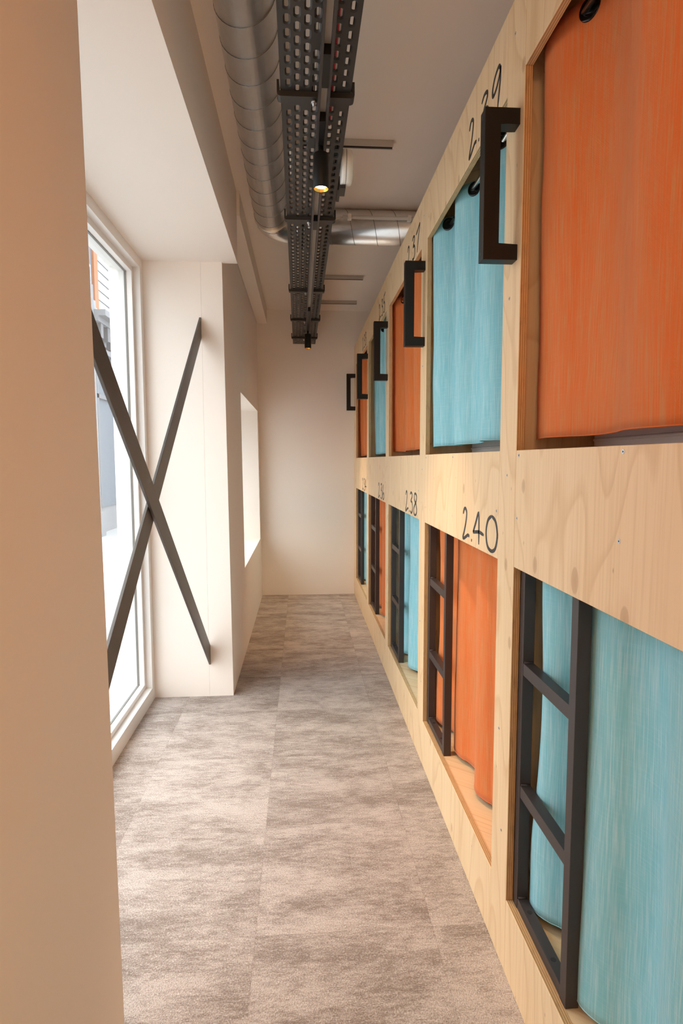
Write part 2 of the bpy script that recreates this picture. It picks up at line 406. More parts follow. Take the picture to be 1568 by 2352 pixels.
bm = bmesh.new(); bm_box(bm, HX - .1, HX + .1, 25.5, 25.95, -0.12, 12.5); obj('corner_trim', bm, 'terracotta', hb)
bm = bmesh.new(); bm_box(bm, HX - .1, HX + .1, 27.6, 27.8, -0.12, 12.5); obj('corner_trim', bm, 'terracotta', hb)
hg = empty('rendered_house', (HX, 22, -.12), 'blue grey rendered house left of the clapboard house', 'building')
bm = bmesh.new(); bm_box(bm, HX - 4, HX, 22.6, 25.5, -0.12, 12.5); obj('wall', bm, 'bluegrey', hg)
for k in range(3):
    bm = bmesh.new(); bm_box(bm, HX, HX + .06, 24.2, 25.2, 1.2 + 3 * k, 3.2 + 3 * k); w = obj('window', bm, 'plaster_out', hg)
    bm = bmesh.new(); bm_box(bm, HX + .01, HX + .08, 24.3, 25.1, 1.3 + 3 * k, 3.1 + 3 * k); obj('pane', bm, 'extwin', w)
for k, z in enumerate((6.75, 6.35)):
    bm = bmesh.new(); pts = [(HX + 1.2 + 0.0 * t, 14 + 22 * t, z + 0.5 * (t - .5) ** 2) for t in [i / 20 for i in range(21)]]
    bm_tube(bm, pts, .02, 6); o = obj('overhead_cable', bm, 'plaster_out')
    tag(o, ('upper' if k == 0 else 'lower') + ' pale overhead cable crossing the street outside', 'cable', 'street cables outside')

# ------------------------------------------------------------------ steel cross braces
def brace(name, y0, z0, y1, z1, x, label):
    # flat bar 84 mm wide cut plumb at both piers
    h = 0.112 / 2
    bm = bmesh.new(); t = 0.010
    vs = [bm.verts.new((xx, yy, zz)) for xx in (x - t / 2, x + t / 2) for (yy, zz) in ((y0, z0 - h), (y0, z0 + h), (y1, z1 + h), (y1, z1 - h))]
    for q in ((0, 1, 2, 3), (7, 6, 5, 4), (0, 4, 5, 1), (1, 5, 6, 2), (2, 6, 7, 3), (3, 7, 4, 0)): bm.faces.new([vs[i] for i in q])
    bevel(bm, 0.0012, 2)
    o = obj(name, bm, 'steel'); tag(o, label, 'brace', 'crossed steel bars in front of the window'); return o
sl1 = (1.163 - .236) / (2.135 - PIER); sl2 = (1.163 - 2.033) / (2.135 - PIER)
brace('brace_bar', PIER + .003, .236, NEARP - .003, 1.163 + sl1 * (NEARP - 2.135), -.523, 'flat steel brace bar in front, falling towards the far pier')
brace('brace_bar', PIER + .003, 2.033, NEARP - .003, 1.163 + sl2 * (NEARP - 2.135), -.5345, 'flat steel brace bar behind, rising towards the far pier')

# ------------------------------------------------------------------ plywood boards: front faces one slot, cut edges another
def board(name, y0, y1, z0, z1, parent, mat='ply', x0=D, x1=D + TH, bev=0.0008):
    bm = bmesh.new(); bm_box(bm, x0, x1, y0, y1, z0, z1)
    bevel(bm, bev, 1)
    for f in bm.faces: f.material_index = 0
    bm.normal_update()
    for f in bm.faces:
        if abs(f.normal.x) < 0.5: f.material_index = 1
    return obj(name, bm, [mat, 'edge'], parent)

# handwritten numerals ------------------------------------------------
def catmull(p, n=7):
    out = []; q = [p[0]] + list(p) + [p[-1]]
    for i in range(1, len(q) - 2):
        for k in range(n):
            t = k / n; a, b, c, d = q[i - 1], q[i], q[i + 1], q[i + 2]
            out.append(tuple(0.5 * ((2 * b[j]) + (-a[j] + c[j]) * t + (2 * a[j] - 5 * b[j] + 4 * c[j] - d[j]) * t * t + (-a[j] + 3 * b[j] - 3 * c[j] + d[j]) * t ** 3) for j in (0, 1)))
    out.append(tuple(p[-1])); return out
DIG = {
 '2': (0.72, [[(.02, .80), (.10, .96), (.22, 1.0), (.33, .90), (.33, .74), (.26, .50), (.13, .22), (.02, .02), (.12, .0), (.34, .10), (.48, .16), (.62, .13)]]),
 '3': (0.74, [[(.02, .90), (.20, 1.0), (.40, .95), (.42, .80), (.18, .58), (.38, .55), (.52, .38), (.50, .14), (.30, .0), (.04, .08)]]),
 '4': (0.98, [[(.36, 1.0), (.20, .70), (.0, .38), (.03, .34), (.45, .40), (.82, .36)], [(.40, 1.02), (.43, .6), (.44, .02)]]),
 '5': (0.74, [[(.14, 1.0), (.08, .58), (.30, .60), (.48, .42), (.44, .16), (.24, .0), (.0, .06)], [(.13, .99), (.40, 1.02), (.66, 1.10)]]),
 '6': (0.74, [[(.30, 1.0), (.14, .72), (.03, .36), (.08, .08), (.28, .0), (.50, .14), (.50, .34), (.32, .44), (.08, .26)]]),
 '7': (0.78, [[(.0, .86), (.30, .93), (.66, 1.04), (.48, .66), (.30, .30), (.20, .0)]]),
 '8': (0.86, [[(.42, .56), (.14, .72), (.16, .96), (.40, 1.0), (.58, .88), (.52, .68), (.30, .50), (.06, .28), (.12, .02), (.42, .0), (.62, .2), (.52, .46), (.42, .56)]]),
 '9': (0.78, [[(.56, .86), (.44, 1.0), (.20, .90), (.06, .68), (.10, .50), (.30, .54), (.52, .76), (.56, .90), (.54, .55), (.42, .0)]]),
 '0': (1.0, [[(.42, 1.0), (.16, .84), (.04, .5), (.14, .12), (.42, .0), (.70, .12), (.82, .5), (.70, .86), (.42, 1.0)]]),
}
def number(text, Y0, Z0, H, parent):
    bm = bmesh.new(); u0 = 0.0; w = 0.042; WX_ = 1.26
    xa, xb = D - 0.0007, D + 0.0004
    def ribbon(pts):
        L, R = [], []
        for i, p in enumerate(pts):
            a = pts[max(i - 1, 0)]; c = pts[min(i + 1, len(pts) - 1)]
            t = Vector((c[0] - a[0], c[1] - a[1])); t.normalize(); nrm = Vector((-t.y, t.x))
            e = min(i, len(pts) - 1 - i); hw = w * (0.55 + 0.45 * min(1, e / 3)) * (1.0 + .25 * abs(t.x))
            L.append((p[0] + nrm.x * hw, p[1] + nrm.y * hw)); R.append((p[0] - nrm.x * hw, p[1] - nrm.y * hw))
        def V(q, x): return bm.verts.new((x, Y0 - (u0 + q[0] * WX_) * H, Z0 + q[1] * H))
        A = [V(q, xa) for q in L]; B = [V(q, xa) for q in R]; A2 = [V(q, xb) for q in L]; B2 = [V(q, xb) for q in R]
        for i in range(len(L) - 1):
            bm.faces.new((A[i], A[i + 1], B[i + 1], B[i])); bm.faces.new((A[i], A2[i], A2[i + 1], A[i + 1])); bm.faces.new((B[i], B[i + 1], B2[i + 1], B2[i]))
    for ch in text:
        if ch == '.':
            ribbon([(.04, .02 - .02), (.04, .05), (.05, .09)]); u0 += .26; continue
        wd, st = DIG[ch]
        for p in st: ribbon(catmull(p))
        u0 += wd * 1.1 + .12 + (.06 if ch == '2' else 0)
    o = obj('pod_number', bm, 'ink', parent); o['label'] = 'handwritten black number ' + text; return o

def screw(y, z, parent, r=0.0042):
    bm = bmesh.new(); bm_cyl(bm, (D + .002, y, z), (D - .0006, y, z), r, r, 14); bm_cyl(bm, (D - .0006, y, z), (D - .0009, y, z), r * .4, r * .35, 6, mi=1)
    return obj('screw', bm, ['zinc', 'slot'], parent)

# dividers between the bays ------------------------------------------
UPN = {1: None, 2: '2.39', 3: '2.37', 4: '2.35', 5: '2.33'}
LON = {1: None, 2: '2.40', 3: '2.38', 4: '2.36', 5: '2.34'}
BACK = D + 2.0
POSTS = [(Rn(1) - (BP - OW), Rn(1), 'plywood divider post at the near side of the closest sleeping pods')]
for i in range(1, 5):
    nm = ('plywood divider post between the closest pods and pods 2.39 and 2.40' if i == 1 else
          'plywood divider post between pods %s and %s' % (UPN[i], UPN[i + 1]))
    POSTS.append((Lf(i), Rn(i + 1), nm))
POSTS.append((Lf(5), FAR - .001, 'plywood end post where the pod wall meets the end wall'))
for j, (a, b, lab) in enumerate(POSTS):
    r = empty('pod_divider', (D, (a + b) / 2, 0), lab, 'divider post', 'plywood posts between the pods')
    board('post_board', a + .0004, b - .0004, 0.001, TOP, r)
    pa, pb = (a + 0.054, b - 0.054) if j < 5 else (a + .07, b - .002)
    box('side_partition', D + TH, BACK, pa, pb, 0.001, TOP - .02, 'ply', r)
    cy = (a + b) / 2
    if 1 <= j < 5:
        for (dy, z) in ((0.0, 1.286), (0.012, 1.72), (.02, 0.62), (-.015, .36), (0.01, 2.33)): screw(cy + dy, z, r)

# sleeping pods -------------------------------------------------------
for i in range(1, 6):
    y0, y1 = Rn(i), Lf(i); yi0, yi1 = y0 - .053, y1 + .053
    if i == 5: yi1 = y1 + .068
    lab = ('plywood upper sleeping pod numbered %s' % UPN[i]) if UPN[i] else 'nearest upper plywood sleeping pod, behind the large orange curtain'
    up = empty('sleeping_pod', (D, (y0 + y1) / 2, UB), lab, 'sleeping pod', 'upper row of sleeping pods')
    hd = board('header_panel', y0 + .0004, y1 - .0004, UT, TOP, up)
    box('platform', D + TH, BACK, yi0 + .002, yi1 - .002, 1.285, 1.305, 'ply', up)
    box('roof_panel', D + TH, BACK, yi0 + .002, yi1 - .002, TOP - .04, TOP - .022, 'ply', up)
    box('back_panel', BACK, BACK + .018, yi0 + .002, yi1 - .002, 1.285, TOP, 'ply', up)
    if UPN[i]: number(UPN[i], y1 - .590, 2.233, 0.098, hd)
    lab = ('plywood lower sleeping pod numbered %s' % LON[i]) if LON[i] else 'nearest lower plywood sleeping pod, behind the large teal curtain'
    lo = empty('sleeping_pod', (D, (y0 + y1) / 2, 0), lab, 'sleeping pod', 'lower row of sleeping pods')
    board('plinth_panel', y0 + .0004, y1 - .0004, 0.001, LB, lo)
    fp = board('fascia_panel', y0 + .0004, y1 - .0004, LT, UB, lo, 'ply_knots' if i == 1 else 'ply')
    box('platform', D + TH, BACK, yi0 + .002, yi1 - .002, LB - .022, LB - .002, 'ply', lo)
    box('ceiling_panel', D + TH, BACK, yi0 + .002, yi1 - .002, 1.22, 1.238, 'ply', lo)
    box('back_panel', BACK, BACK + .018, yi0 + .002, yi1 - .002, 0.001, 1.238, 'ply', lo)
    if LON[i]: number(LON[i], y1 - .588, 1.077, 0.096, fp)
    if i == 1:
        for (y, z) in ((.916, 1.337), (.918, 1.192), (1.372, 1.335), (1.375, 1.185)): screw(y, z, fp)
    else:
        for (y, z) in ((y1 - .016, 1.335), (y1 - .45, 1.335), (y0 + .016, 1.19)): screw(y, z, fp)
# the pod wall carries on behind the camera as plain boarding
bm = bmesh.new(); bm_box(bm, D, D + TH, REAR, POSTS[0][0] - .001, 0.001, TOP); bm_box(bm, D + TH, BACK, REAR, POSTS[0][0] - .001, TOP - .04, TOP - .02)
o = obj('wall_pods', bm, 'ply', None, 'structure'); o['label'] = 'plywood boarding of the pod wall beside and behind the camera'; o['category'] = 'wall'

# ------------------------------------------------------------------ curtains
def curtain(i, level, mat, xr, wave, z0, z1, lam, yg, amp0, amp1, ya, yb, label, seed, edge=0.0, hemtilt=0.0, pull=0.0):
    """cloth with pleats running from ya (far) to yb (near); wave(Y) gives the rod crossing."""
    nu = int(abs(ya - yb) / 0.006); nv = 46
    bm = bmesh.new(); uvl = bm.loops.layers.uv.new('UVMap'); rows = []
    def prof(y, k):
        a = amp0 + (amp1 - amp0) * k
        ph = 2 * PI * (y - yg) / lam + 0.5 * mnoise.noise(Vector((y * 2.1, seed, k * .5)))
        s = -math.sin(ph)
        s = math.copysign(abs(s) ** 0.8, s)
        return xr + a * s * (1 + .55 * mnoise.noise(Vector((y * 3.1, seed + 5.3, .2)))) + 0.006 * mnoise.noise(Vector((y * 6, k * 2.2, seed))) + .003 * mnoise.noise(Vector((y * 22, k * 5, seed)))
    arc = []
    acc = 0; prev = None
    for a in range(nu + 1):
        y = ya + (yb - ya) * a / nu; p = Vector((prof(y, .5), y))
        if prev is not None: acc += (p - prev).length
        prev = p; arc.append(acc)
    for b in range(nv + 1):
        k = b / nv; row = []
        for a in range(nu + 1):
            t = a / nu; y = ya + (yb - ya) * t
            x = max(prof(y, k) - pull * math.exp(-(ya - y) / .05), D + TH + .003)
            dz = (z0 - z1) * k
            z = z1 + dz
            if b >= nv - 1: z += .005 * mnoise.noise(Vector((y * 5, seed, 3))) + hemtilt * (t - .5)
            yy = y - edge * math.exp(-t * 9) * math.sin(PI * min(1, k * 1.15)) ** 1.5 + .004 * mnoise.noise(Vector((k * 3, seed, 9)))
            row.append(bm.verts.new((x, yy, z)))
        rows.append(row)
    for b in range(nv):
        for a in range(nu):
            f = bm.faces.new((rows[b][a], rows[b][a + 1], rows[b + 1][a + 1], rows[b + 1][a])); f.smooth = True
            for lp, (aa, bb) in zip(f.loops, ((a, b), (a + 1, b), (a + 1, b + 1), (a, b + 1))):
                lp[uvl].uv = (arc[aa] + seed, z1 + (z0 - z1) * bb / nv)
    o = obj('pod_curtain', bm, mat)
    md = o.modifiers.new('cloth thickness', 'SOLIDIFY'); md.thickness = 0.0016; md.offset = 0
    tag(o, label, 'curtain', 'curtains of the %s pods' % ('upper' if level else 'lower'))
    # hem
    bm = bmesh.new(); pts = []
    for a in range(0, nu + 1, 1):
        p = rows  # geometry already stored in mesh
    for v in o.data.vertices[nv * (nu + 1):(nv + 1) * (nu + 1)]: pts.append((v.co.x, v.co.y, v.co.z + .001))
    bm_tube(bm, pts, .0016, 6); h = obj('hem', bm, mat, o)
    uv = h.data.uv_layers.new(name='UVMap')
    for d in uv.data: d.uv = (seed, 0.4)
    if level:
        n0 = int(math.floor((ya - .02 - yg) / (lam / 2))); n1 = int(math.ceil((yb + .02 - yg) / (lam / 2)))
        for n in range(n1, n0 + 1):
            y = yg + n * lam / 2
            if y > ya - .02 or y < yb + .02 or y < 0.75: continue
            zc = ZROD; k = (z1 - zc) / (z1 - z0); e = .01
            sgn = (prof(y + e, k) - prof(y - e, k)) / (2 * e)
            nrm = Vector((-1, sgn, 0)).normalized()
            bm = bmesh.new(); bm_torus(bm, (prof(y, k) + nrm.x * .001, y + nrm.y * .001, zc), nrm, 0.0180, 0.0062)
            bm_cyl(bm, (prof(y, k) + nrm.x * .0022, y + nrm.y * .0022, zc), (prof(y, k) + nrm.x * .0028, y + nrm.y * .0028, zc), .0165, .0165, 24)  # black disc painted in for the dark open hole
            obj('eyelet', bm, 'ring', o)
    return o
XROD, ZROD = 0.585, 2.237
UPM = {1: 'orange', 2: 'teal', 3: 'orange', 4: 'teal', 5: 'orange'}
LOM = {1: 'teal', 2: 'orange', 3: 'teal', 4: 'orange', 5: 'teal'}
UYG = {1: 1.245, 2: 2.345, 3: 3.425, 4: 4.47, 5: 5.515}
UHEM = {1: 1.377, 2: 1.383, 3: 1.376, 4: 1.372, 5: 1.366}
LFR = {1: 1.348, 2: 2.405, 3: 3.335, 4: 4.45, 5: 5.48}
for i in range(1, 6):
    ya, yb = Lf(i) + (.034 if i in (1, 4) else .05), Rn(i) - .044
    colr = UPM[i]
    where = ('of the nearest upper pod' if i == 1 else 'of upper pod %s' % UPN[i])
    curtain(i, 1, colr, XROD, None, UHEM[i], 2.262, (.37 if i == 1 else .30), UYG[i], .036, .024 if i == 2 else .019, ya, yb, '%s woven eyelet curtain %s' % (colr, where), i * 1.7, hemtilt=.006, pull=0.0 if i in (1, 4) else .022)
    bm = bmesh.new(); bm_cyl(bm, (XROD, Rn(i) - .052, ZROD), (XROD, Lf(i) + .052, ZROD), .0068, .0068, 14)
    o = obj('curtain_rod', bm, 'chrome')
    tag(o, 'steel curtain rod carrying the %s curtain %s' % (colr, where), 'curtain rod', 'curtain rods of the upper pods')
    colr = LOM[i]
    where = ('of the nearest lower pod' if i == 1 else 'of lower pod %s' % LON[i])
    curtain(i, 0, colr, .594, None, .216, 1.20, .27, LFR[i] - .27 / 4, .016 if i == 2 else .022, .022 if i == 2 else .027, ya - .02, yb, '%s woven floor-length curtain %s' % (colr, where), 20 + i * 2.3, edge=.05)

# mattresses seen under the upper curtains
for i in (1, 2, 3):
    y0, y1 = Rn(i) - .03, Lf(i) + .034
    w = 'in the nearest upper pod' if i == 1 else 'in upper pod %s' % UPN[i]
    r = empty('mattress', (1.5, (y0 + y1) / 2, 1.305), 'white mattress under the %s curtain %s' % (UPM[i], w), 'mattress', 'mattresses in the upper pods')
    bm = bmesh.new(); bm_box(bm, .715, BACK - .02, y0, y1, 1.305, 1.47); bevel(bm, .022, 3)
    for f in bm.faces: f.smooth = True
    obj('cover', bm, 'linen', r)
    bm = bmesh.new(); q = .006
    bm_tube(bm, [(.713, y0 + .03, 1.372), (.712, (y0 + y1) / 2, 1.373), (.713, y1 - .02, 1.372), (.73, y1 + .002, 1.372)], .004, 8); obj('piping', bm, 'linen', r)

# ------------------------------------------------------------------ grab bars
def grab_bar(k, label):
    yc = 1.41 + (k - 1) * 1.0555; t = 0.036
    x0 = D - .083; z0, z1 = 1.797, 2.139
    bm = bmesh.new(); h = t / 2
    DD = D + .002
    prof = [(DD, z0), (x0, z0), (x0, z1), (DD, z1), (DD, z1 - t), (x0 + t, z1 - t), (x0 + t, z0 + t), (DD, z0 + t)]
    A = [bm.verts.new((x, yc + .022 - h, z)) for x, z in prof]; B = [bm.verts.new((x, yc + .022 + h, z)) for x, z in prof]
    bm.faces.new(A); bm.faces.new(B[::-1])
    for i in range(8): bm.faces.new((A[i], B[i], B[(i + 1) % 8], A[(i + 1) % 8]))
    bmesh.ops.bevel(bm, geom=bm.edges[:], offset=.0016, segments=2, affect='EDGES', profile=.6)
    o = obj('grab_bar', bm, 'black'); tag(o, label, 'grab bar', 'grab bars on the pod posts')
    for z in (z0 + .017, z1 - .017):
        bm = bmesh.new(); bm_cyl(bm, (x0 + .001, yc + .022, z), (x0 - .0008, yc + .022, z), .0045, .004, 14); obj('screw_cap', bm, 'bronze', o)
    return o
for k, lab in enumerate(['largest black square grab bar, on the post right of pod 2.39', 'black square grab bar on the post between pods 2.37 and 2.39',
                         'black square grab bar on the post between pods 2.35 and 2.37', 'black square grab bar on the post between pods 2.33 and 2.35',
                         'farthest black square grab bar, on the end post by the end wall'], 1):
    grab_bar(k, lab)

# ------------------------------------------------------------------ ladders
def ladder(label):
    L = Lf(1)
    root = empty('pod_ladder', (D + .03, L - .15, LB), label, 'ladder', 'black ladders in the lower pods')
    xa, xb = D + .0185, D + .0465
    zt = 1.21
    box('stile', xa, xb, L - .0275, L - .0005, LB - .0015, zt, 'bronze', root, bev=.0012)
    box('stile', xa, xb, L - .303, L - .275, LB - .0015, zt, 'bronze', root, bev=.0012)
    for z in (.832, .521):
        box('rung', xa + .001, xb - .001, L - .2752, L - .0275, z - .030, z, 'bronze', root, bev=.0012)
    b = box('base_rail', xa + .001, xb - .001, L - .2752, L - .0275, LB - .0015, .224, 'bronze', root, bev=.0012)
    for dy in (.075, .212):
        bm = bmesh.new(); bm_cyl(bm, ((xa + xb) / 2, L - dy, .2235), ((xa + xb) / 2, L - dy, .2244), .0062, .0062, 18); obj('screw_hole_shade', bm, 'slot', b)  # flat black discs paint the shade inside the screw holes
    for z in (.832, .521, .224):
        bm = bmesh.new(); bm_cyl(bm, (xa + .003, L - .028, z + .001), (xb - .003, L - .028, z + .001), .0035, .0035, 8)
        obj('weld_bead', bm, 'bronze', root)
    return root
lad = ladder('black steel ladder in front of the nearest teal curtain')
for i in range(2, 6):
    c = copy_tree(lad, (0, (i - 1) * BP, 0))
    c['label'] = 'black steel ladder at the %s curtain of lower pod %s' % (LOM[i], LON[i])

# ------------------------------------------------------------------ spiral duct
RD, ZD, XD_, YD = 0.0925, 2.655, -0.153, 3.50
dr = empty('spiral_duct', (XD_, 2.0, ZD), 'galvanised spiral duct turning right under the ceiling', 'duct')
RB = .13
def duct_path_tube(pts, r, n=48):
    bm = bmesh.new(); bm_tube(bm, pts, r, n, cap=True); return bm
obj('straight_duct', duct_path_tube([(XD_, REAR + .02, ZD), (XD_, 0, ZD), (XD_, YD - RB, ZD)], RD), 'galv', dr)
arc = [(XD_ + RB - RB * math.cos(a), YD - RB + RB * math.sin(a), ZD) for a in [PI / 2 * i / 16 for i in range(17)]]
el = obj('elbow', duct_path_tube(arc, RD + .0015), 'galv', dr)
obj('cross_duct', duct_path_tube([(XD_ + RB, YD, ZD), (1.0, YD, ZD), (XR - .002, YD, ZD)], RD), 'galv', dr)
def helix(p0, p1, pitch, r, lead):
    p0, p1 = Vector(p0), Vector(p1); d = (p1 - p0); Ln = d.length; d.normalize()
    a = Vector((0, 0, 1)); b = d.cross(a); n = int(Ln / pitch * 40); out = []
    for i in range(n + 1):
        s = Ln * i / n; t = lead + 2 * PI * s / pitch
        out.append(p0 + d * s + (a * math.cos(t) + b * math.sin(t)) * r)
    return out
bm = bmesh.new(); bm_tube(bm, helix((XD_, 0.3, ZD), (XD_, YD - RB - .03, ZD), .133, RD - .0002, 0.3), .0015, 6); obj('spiral_seam', bm, 'seam', dr)
bm = bmesh.new(); bm_tube(bm, helix((XD_ + RB + .03, YD, ZD), (1.6, YD, ZD), .133, RD - .0002, 1.2), .0015, 6); obj('spiral_seam', bm, 'seam', dr)
for (c, ax) in (((XD_, YD - RB - .012, ZD), (0, 1, 0)), ((XD_ + RB + .012, YD, ZD), (1, 0, 0))):
    bm = bmesh.new(); v = Vector(ax); bm_cyl(bm, Vector(c) - v * .014, Vector(c) + v * .014, RD + .0022, RD + .0022, 48); obj('joint_band', bm, 'galv', el)
for t in (-2.4, -1.75, -1.2):
    bm = bmesh.new(); c = Vector((XD_ + (RD + .002) * math.cos(t), YD - RB - .012, ZD + (RD + .002) * math.sin(t))); n = Vector((math.cos(t), 0, math.sin(t)))
    bm_cyl(bm, c, c + n * .004, .004, .003, 10); obj('rivet', bm, 'zinc', el)

# conduit in front of the cross duct
cr = empty('conduit', (.4, 3.385, 2.70), 'pale plastic conduit running along the cross duct', 'conduit')
zc, yc = 2.668, 3.388
bm = bmesh.new(); bm_cyl(bm, (.238, yc, zc), (XR - .01, yc, zc), .0095, .0095, 16); obj('tube', bm, 'conduit', cr)
for x in (.275, .61, 1.0):
    bm = bmesh.new(); bm_box(bm, x - .009, x + .009, yc - .004, yc + .03, zc + .0094, zc + .018); bm_box(bm, x - .009, x + .009, yc + .004, yc + .026, zc - .012, zc + .012); bm_box(bm, x - .011, x + .011, yc - .013, yc + .012, zc - .0135, zc - .0085); bm_box(bm, x - .010, x + .010, yc - .014, yc - .0088, zc - .012, zc + .012)
    obj('clip', bm, 'white', cr)
bm = bmesh.new(); bm_tube(bm, [(.245, yc, zc), (.22, yc, zc - .004), (.19, yc - .005, zc - .018), (.15, yc - .02, zc - .045), (.12, yc - .03, zc - .09), (.10, yc - .03, zc - .17), (.09, yc - .03, 2.50)], .0055, 8)
obj('cable_tail', bm, 'conduit', cr)

# ------------------------------------------------------------------ strut rails on the ceiling
for k, (y, x1) in enumerate(((2.745, .420), (4.68, .488), (5.40, .505))):
    lab = ['nearest galvanised strut rail on the ceiling, before the cross duct', 'middle galvanised strut rail on the ceiling, first beyond the cross duct', 'farthest galvanised strut rail on the ceiling, by the end wall'][k]
    r = empty('strut_rail', (.2, y, CEIL), lab, 'rail', 'strut rails on the ceiling')
    bm = bmesh.new(); h = .028; w = .030
    bm_box(bm, -.02, x1, y, y + .002, CEIL - h, CEIL - .0005); bm_box(bm, -.02, x1, y + w - .002, y + w, CEIL - h, CEIL - .0005)
    bm_box(bm, -.02, x1, y + .002, y + .005, CEIL - h, CEIL - h + .002); bm_box(bm, -.02, x1, y + w - .005, y + w - .002, CEIL - h, CEIL - h + .002)
    bm_box(bm, -.02, x1, y + .002, y + w - .002, CEIL - .003, CEIL - .0008)
    obj('channel', bm, 'strut', r)
    bm = bmesh.new(); bm_box(bm, -.02, x1 - .002, y + .002, y + w - .002, CEIL - h + .0022, CEIL - h + .006); obj('slot_shade', bm, 'slot', r)  # black sheet paints the shade inside the open channel

# ------------------------------------------------------------------ cable tray, bent very slightly off the corridor's axis
TZ = 2.42; TW = .105
def tc(y): return .060 - .0048 * y
tr = empty('cable_tray', (tc(2), 2.0, TZ), 'long black perforated cable tray under the ceiling', 'cable tray')
TY0, TY1 = 0.2, 5.69
BRK = [0.95, 1.86, 2.765, 3.90, 4.69, 5.36]
cols = [-.081, -.055, -.028, -.003, .024, .052, .083]
pitch = .05
bm = bmesh.new()
def stad(cx, cy, hw, hl, n=4):
    pts = []
    for q, (sx, sy, a0) in enumerate(((1, 1, 0), (-1, 1, 90), (-1, -1, 180), (1, -1, 270))):
        for k in range(n):
            a = math.radians(a0 + 90 * k / (n - 1)); r = hw * .98
            pts.append((cx + sx * (hw - r) + r * math.cos(a), cy + sy * (hl - r) + r * math.sin(a)))
    return pts
def put(x, y, z=0.0): return bm.verts.new((tc(y) + x, y, TZ + z))
edges = [-TW]
for a, b_ in zip(cols, cols[1:]): edges.append((a + b_) / 2)
edges.append(TW)
nrow = int((TY1 - TY0) / pitch)
for c, cx in enumerate(cols):
    x0, x1 = edges[c], edges[c + 1]; off = pitch / 2 if c % 2 else 0.0
    y = TY0 + off
    if off: bm.faces.new((put(x0, TY0), put(x1, TY0), put(x1, y), put(x0, y)))
    while y + pitch <= TY1 + 1e-6:
        y1 = y + pitch; cy = y + pitch / 2
        near = min(abs(cy - q - .04) for q in BRK)
        skip = near < .045 or (c == 3 and int((cy - TY0) / pitch) % 5 == 4)
        R = [put(x0, y), put(x1, y), put(x1, y1), put(x0, y1)]
        if skip:
            bm.faces.new(R)
        else:
            o_ = stad(cx, cy, .0095, .0195); i_ = stad(cx, cy, .0055, .0150)
            O = [put(*p) for p in o_]; I = [put(p[0], p[1], .0035) for p in i_]
            n = len(O)
            for k in range(n): bm.faces.new((O[k], O[(k + 1) % n], I[(k + 1) % n], I[k]))
            q4 = n // 4; RC = [R[2], R[3], R[0], R[1]]
            for q in range(4):
                seg = [O[q * q4 + k] for k in range(q4)]
                for k in range(q4 - 1): bm.faces.new((RC[q], seg[k + 1], seg[k]))
                bm.faces.new((RC[q], RC[(q + 1) % 4], O[((q + 1) * q4) % n], seg[-1]))
        y = y1
    if y < TY1 - 1e-6: bm.faces.new((put(x0, y), put(x1, y), put(x1, TY1), put(x0, TY1)))
bmesh.ops.remove_doubles(bm, verts=bm.verts[:], dist=1e-5)
o = obj('perforated_floor', bm, 'traym', tr)
md = o.modifiers.new('sheet', 'SOLIDIFY'); md.thickness = .0014; md.offset = 0
for s in (-1, 1):
    bm = bmesh.new()
    def q_(y, dx, z): return bm.verts.new((tc(y) + s * (TW + dx), y, TZ + z))
    A = [q_(TY0, -.0015, -.0007), q_(TY0, 0, -.0007), q_(TY0, 0, .058), q_(TY0, -.012, .058), q_(TY0, -.012, .0565), q_(TY0, -.0015, .0565)]
    B = [q_(TY1, -.0015, -.0007), q_(TY1, 0, -.0007), q_(TY1, 0, .058), q_(TY1, -.012, .058), q_(TY1, -.012, .0565), q_(TY1, -.0015, .0565)]
    for k in range(6): bm.faces.new((A[k], A[(k + 1) % 6], B[(k + 1) % 6], B[k]))
    bm.faces.new(A); bm.faces.new(B[::-1]); obj('side_flange', bm, 'traym', tr)
for y in BRK:
    bm = bmesh.new(); c = tc(y)
    xl, xr_ = c - TW - .011, c + TW + .011; zb = TZ - .0165
    prof = [(xl + .010, zb), (xr_ - .010, zb), (xr_ - .003, zb + .003), (xr_, zb + .010), (xr_, TZ + .03), (xr_ - .007, TZ + .03), (xr_ - .0075, TZ - .001), (xl + .0075, TZ - .001), (xl + .007, TZ + .03), (xl, TZ + .03), (xl, zb + .010), (xl + .003, zb + .003)]
    A = [bm.verts.new((x, y, z)) for x, z in prof]; B = [bm.verts.new((x, y + .036, z)) for x, z in prof]
    bm.faces.new(A); bm.faces.new(B[::-1])
    for k in range(12): bm.faces.new((A[k], A[(k + 1) % 12], B[(k + 1) % 12], B[k]))
    hb_ = obj('hanger_bracket', bm, 'traym', tr)
    bm = bmesh.new(); bm_cyl(bm, (c - .006, y + .018, TZ - .034), (c - .006, y + .018, CEIL), .004, .004, 10); bm_cyl(bm, (c - .006, y + .018, TZ - .0165), (c - .006, y + .018, TZ - .025), .0085, .0085, 6)
    obj('threaded_rod', bm, 'zinc', hb_)
bm = bmesh.new(); c = tc(2.55); bm_box(bm, c + TW + .0005, c + TW + .013, 2.49, 2.60, TZ - .004, TZ + .05); obj('joint_plate', bm, 'traym', tr)
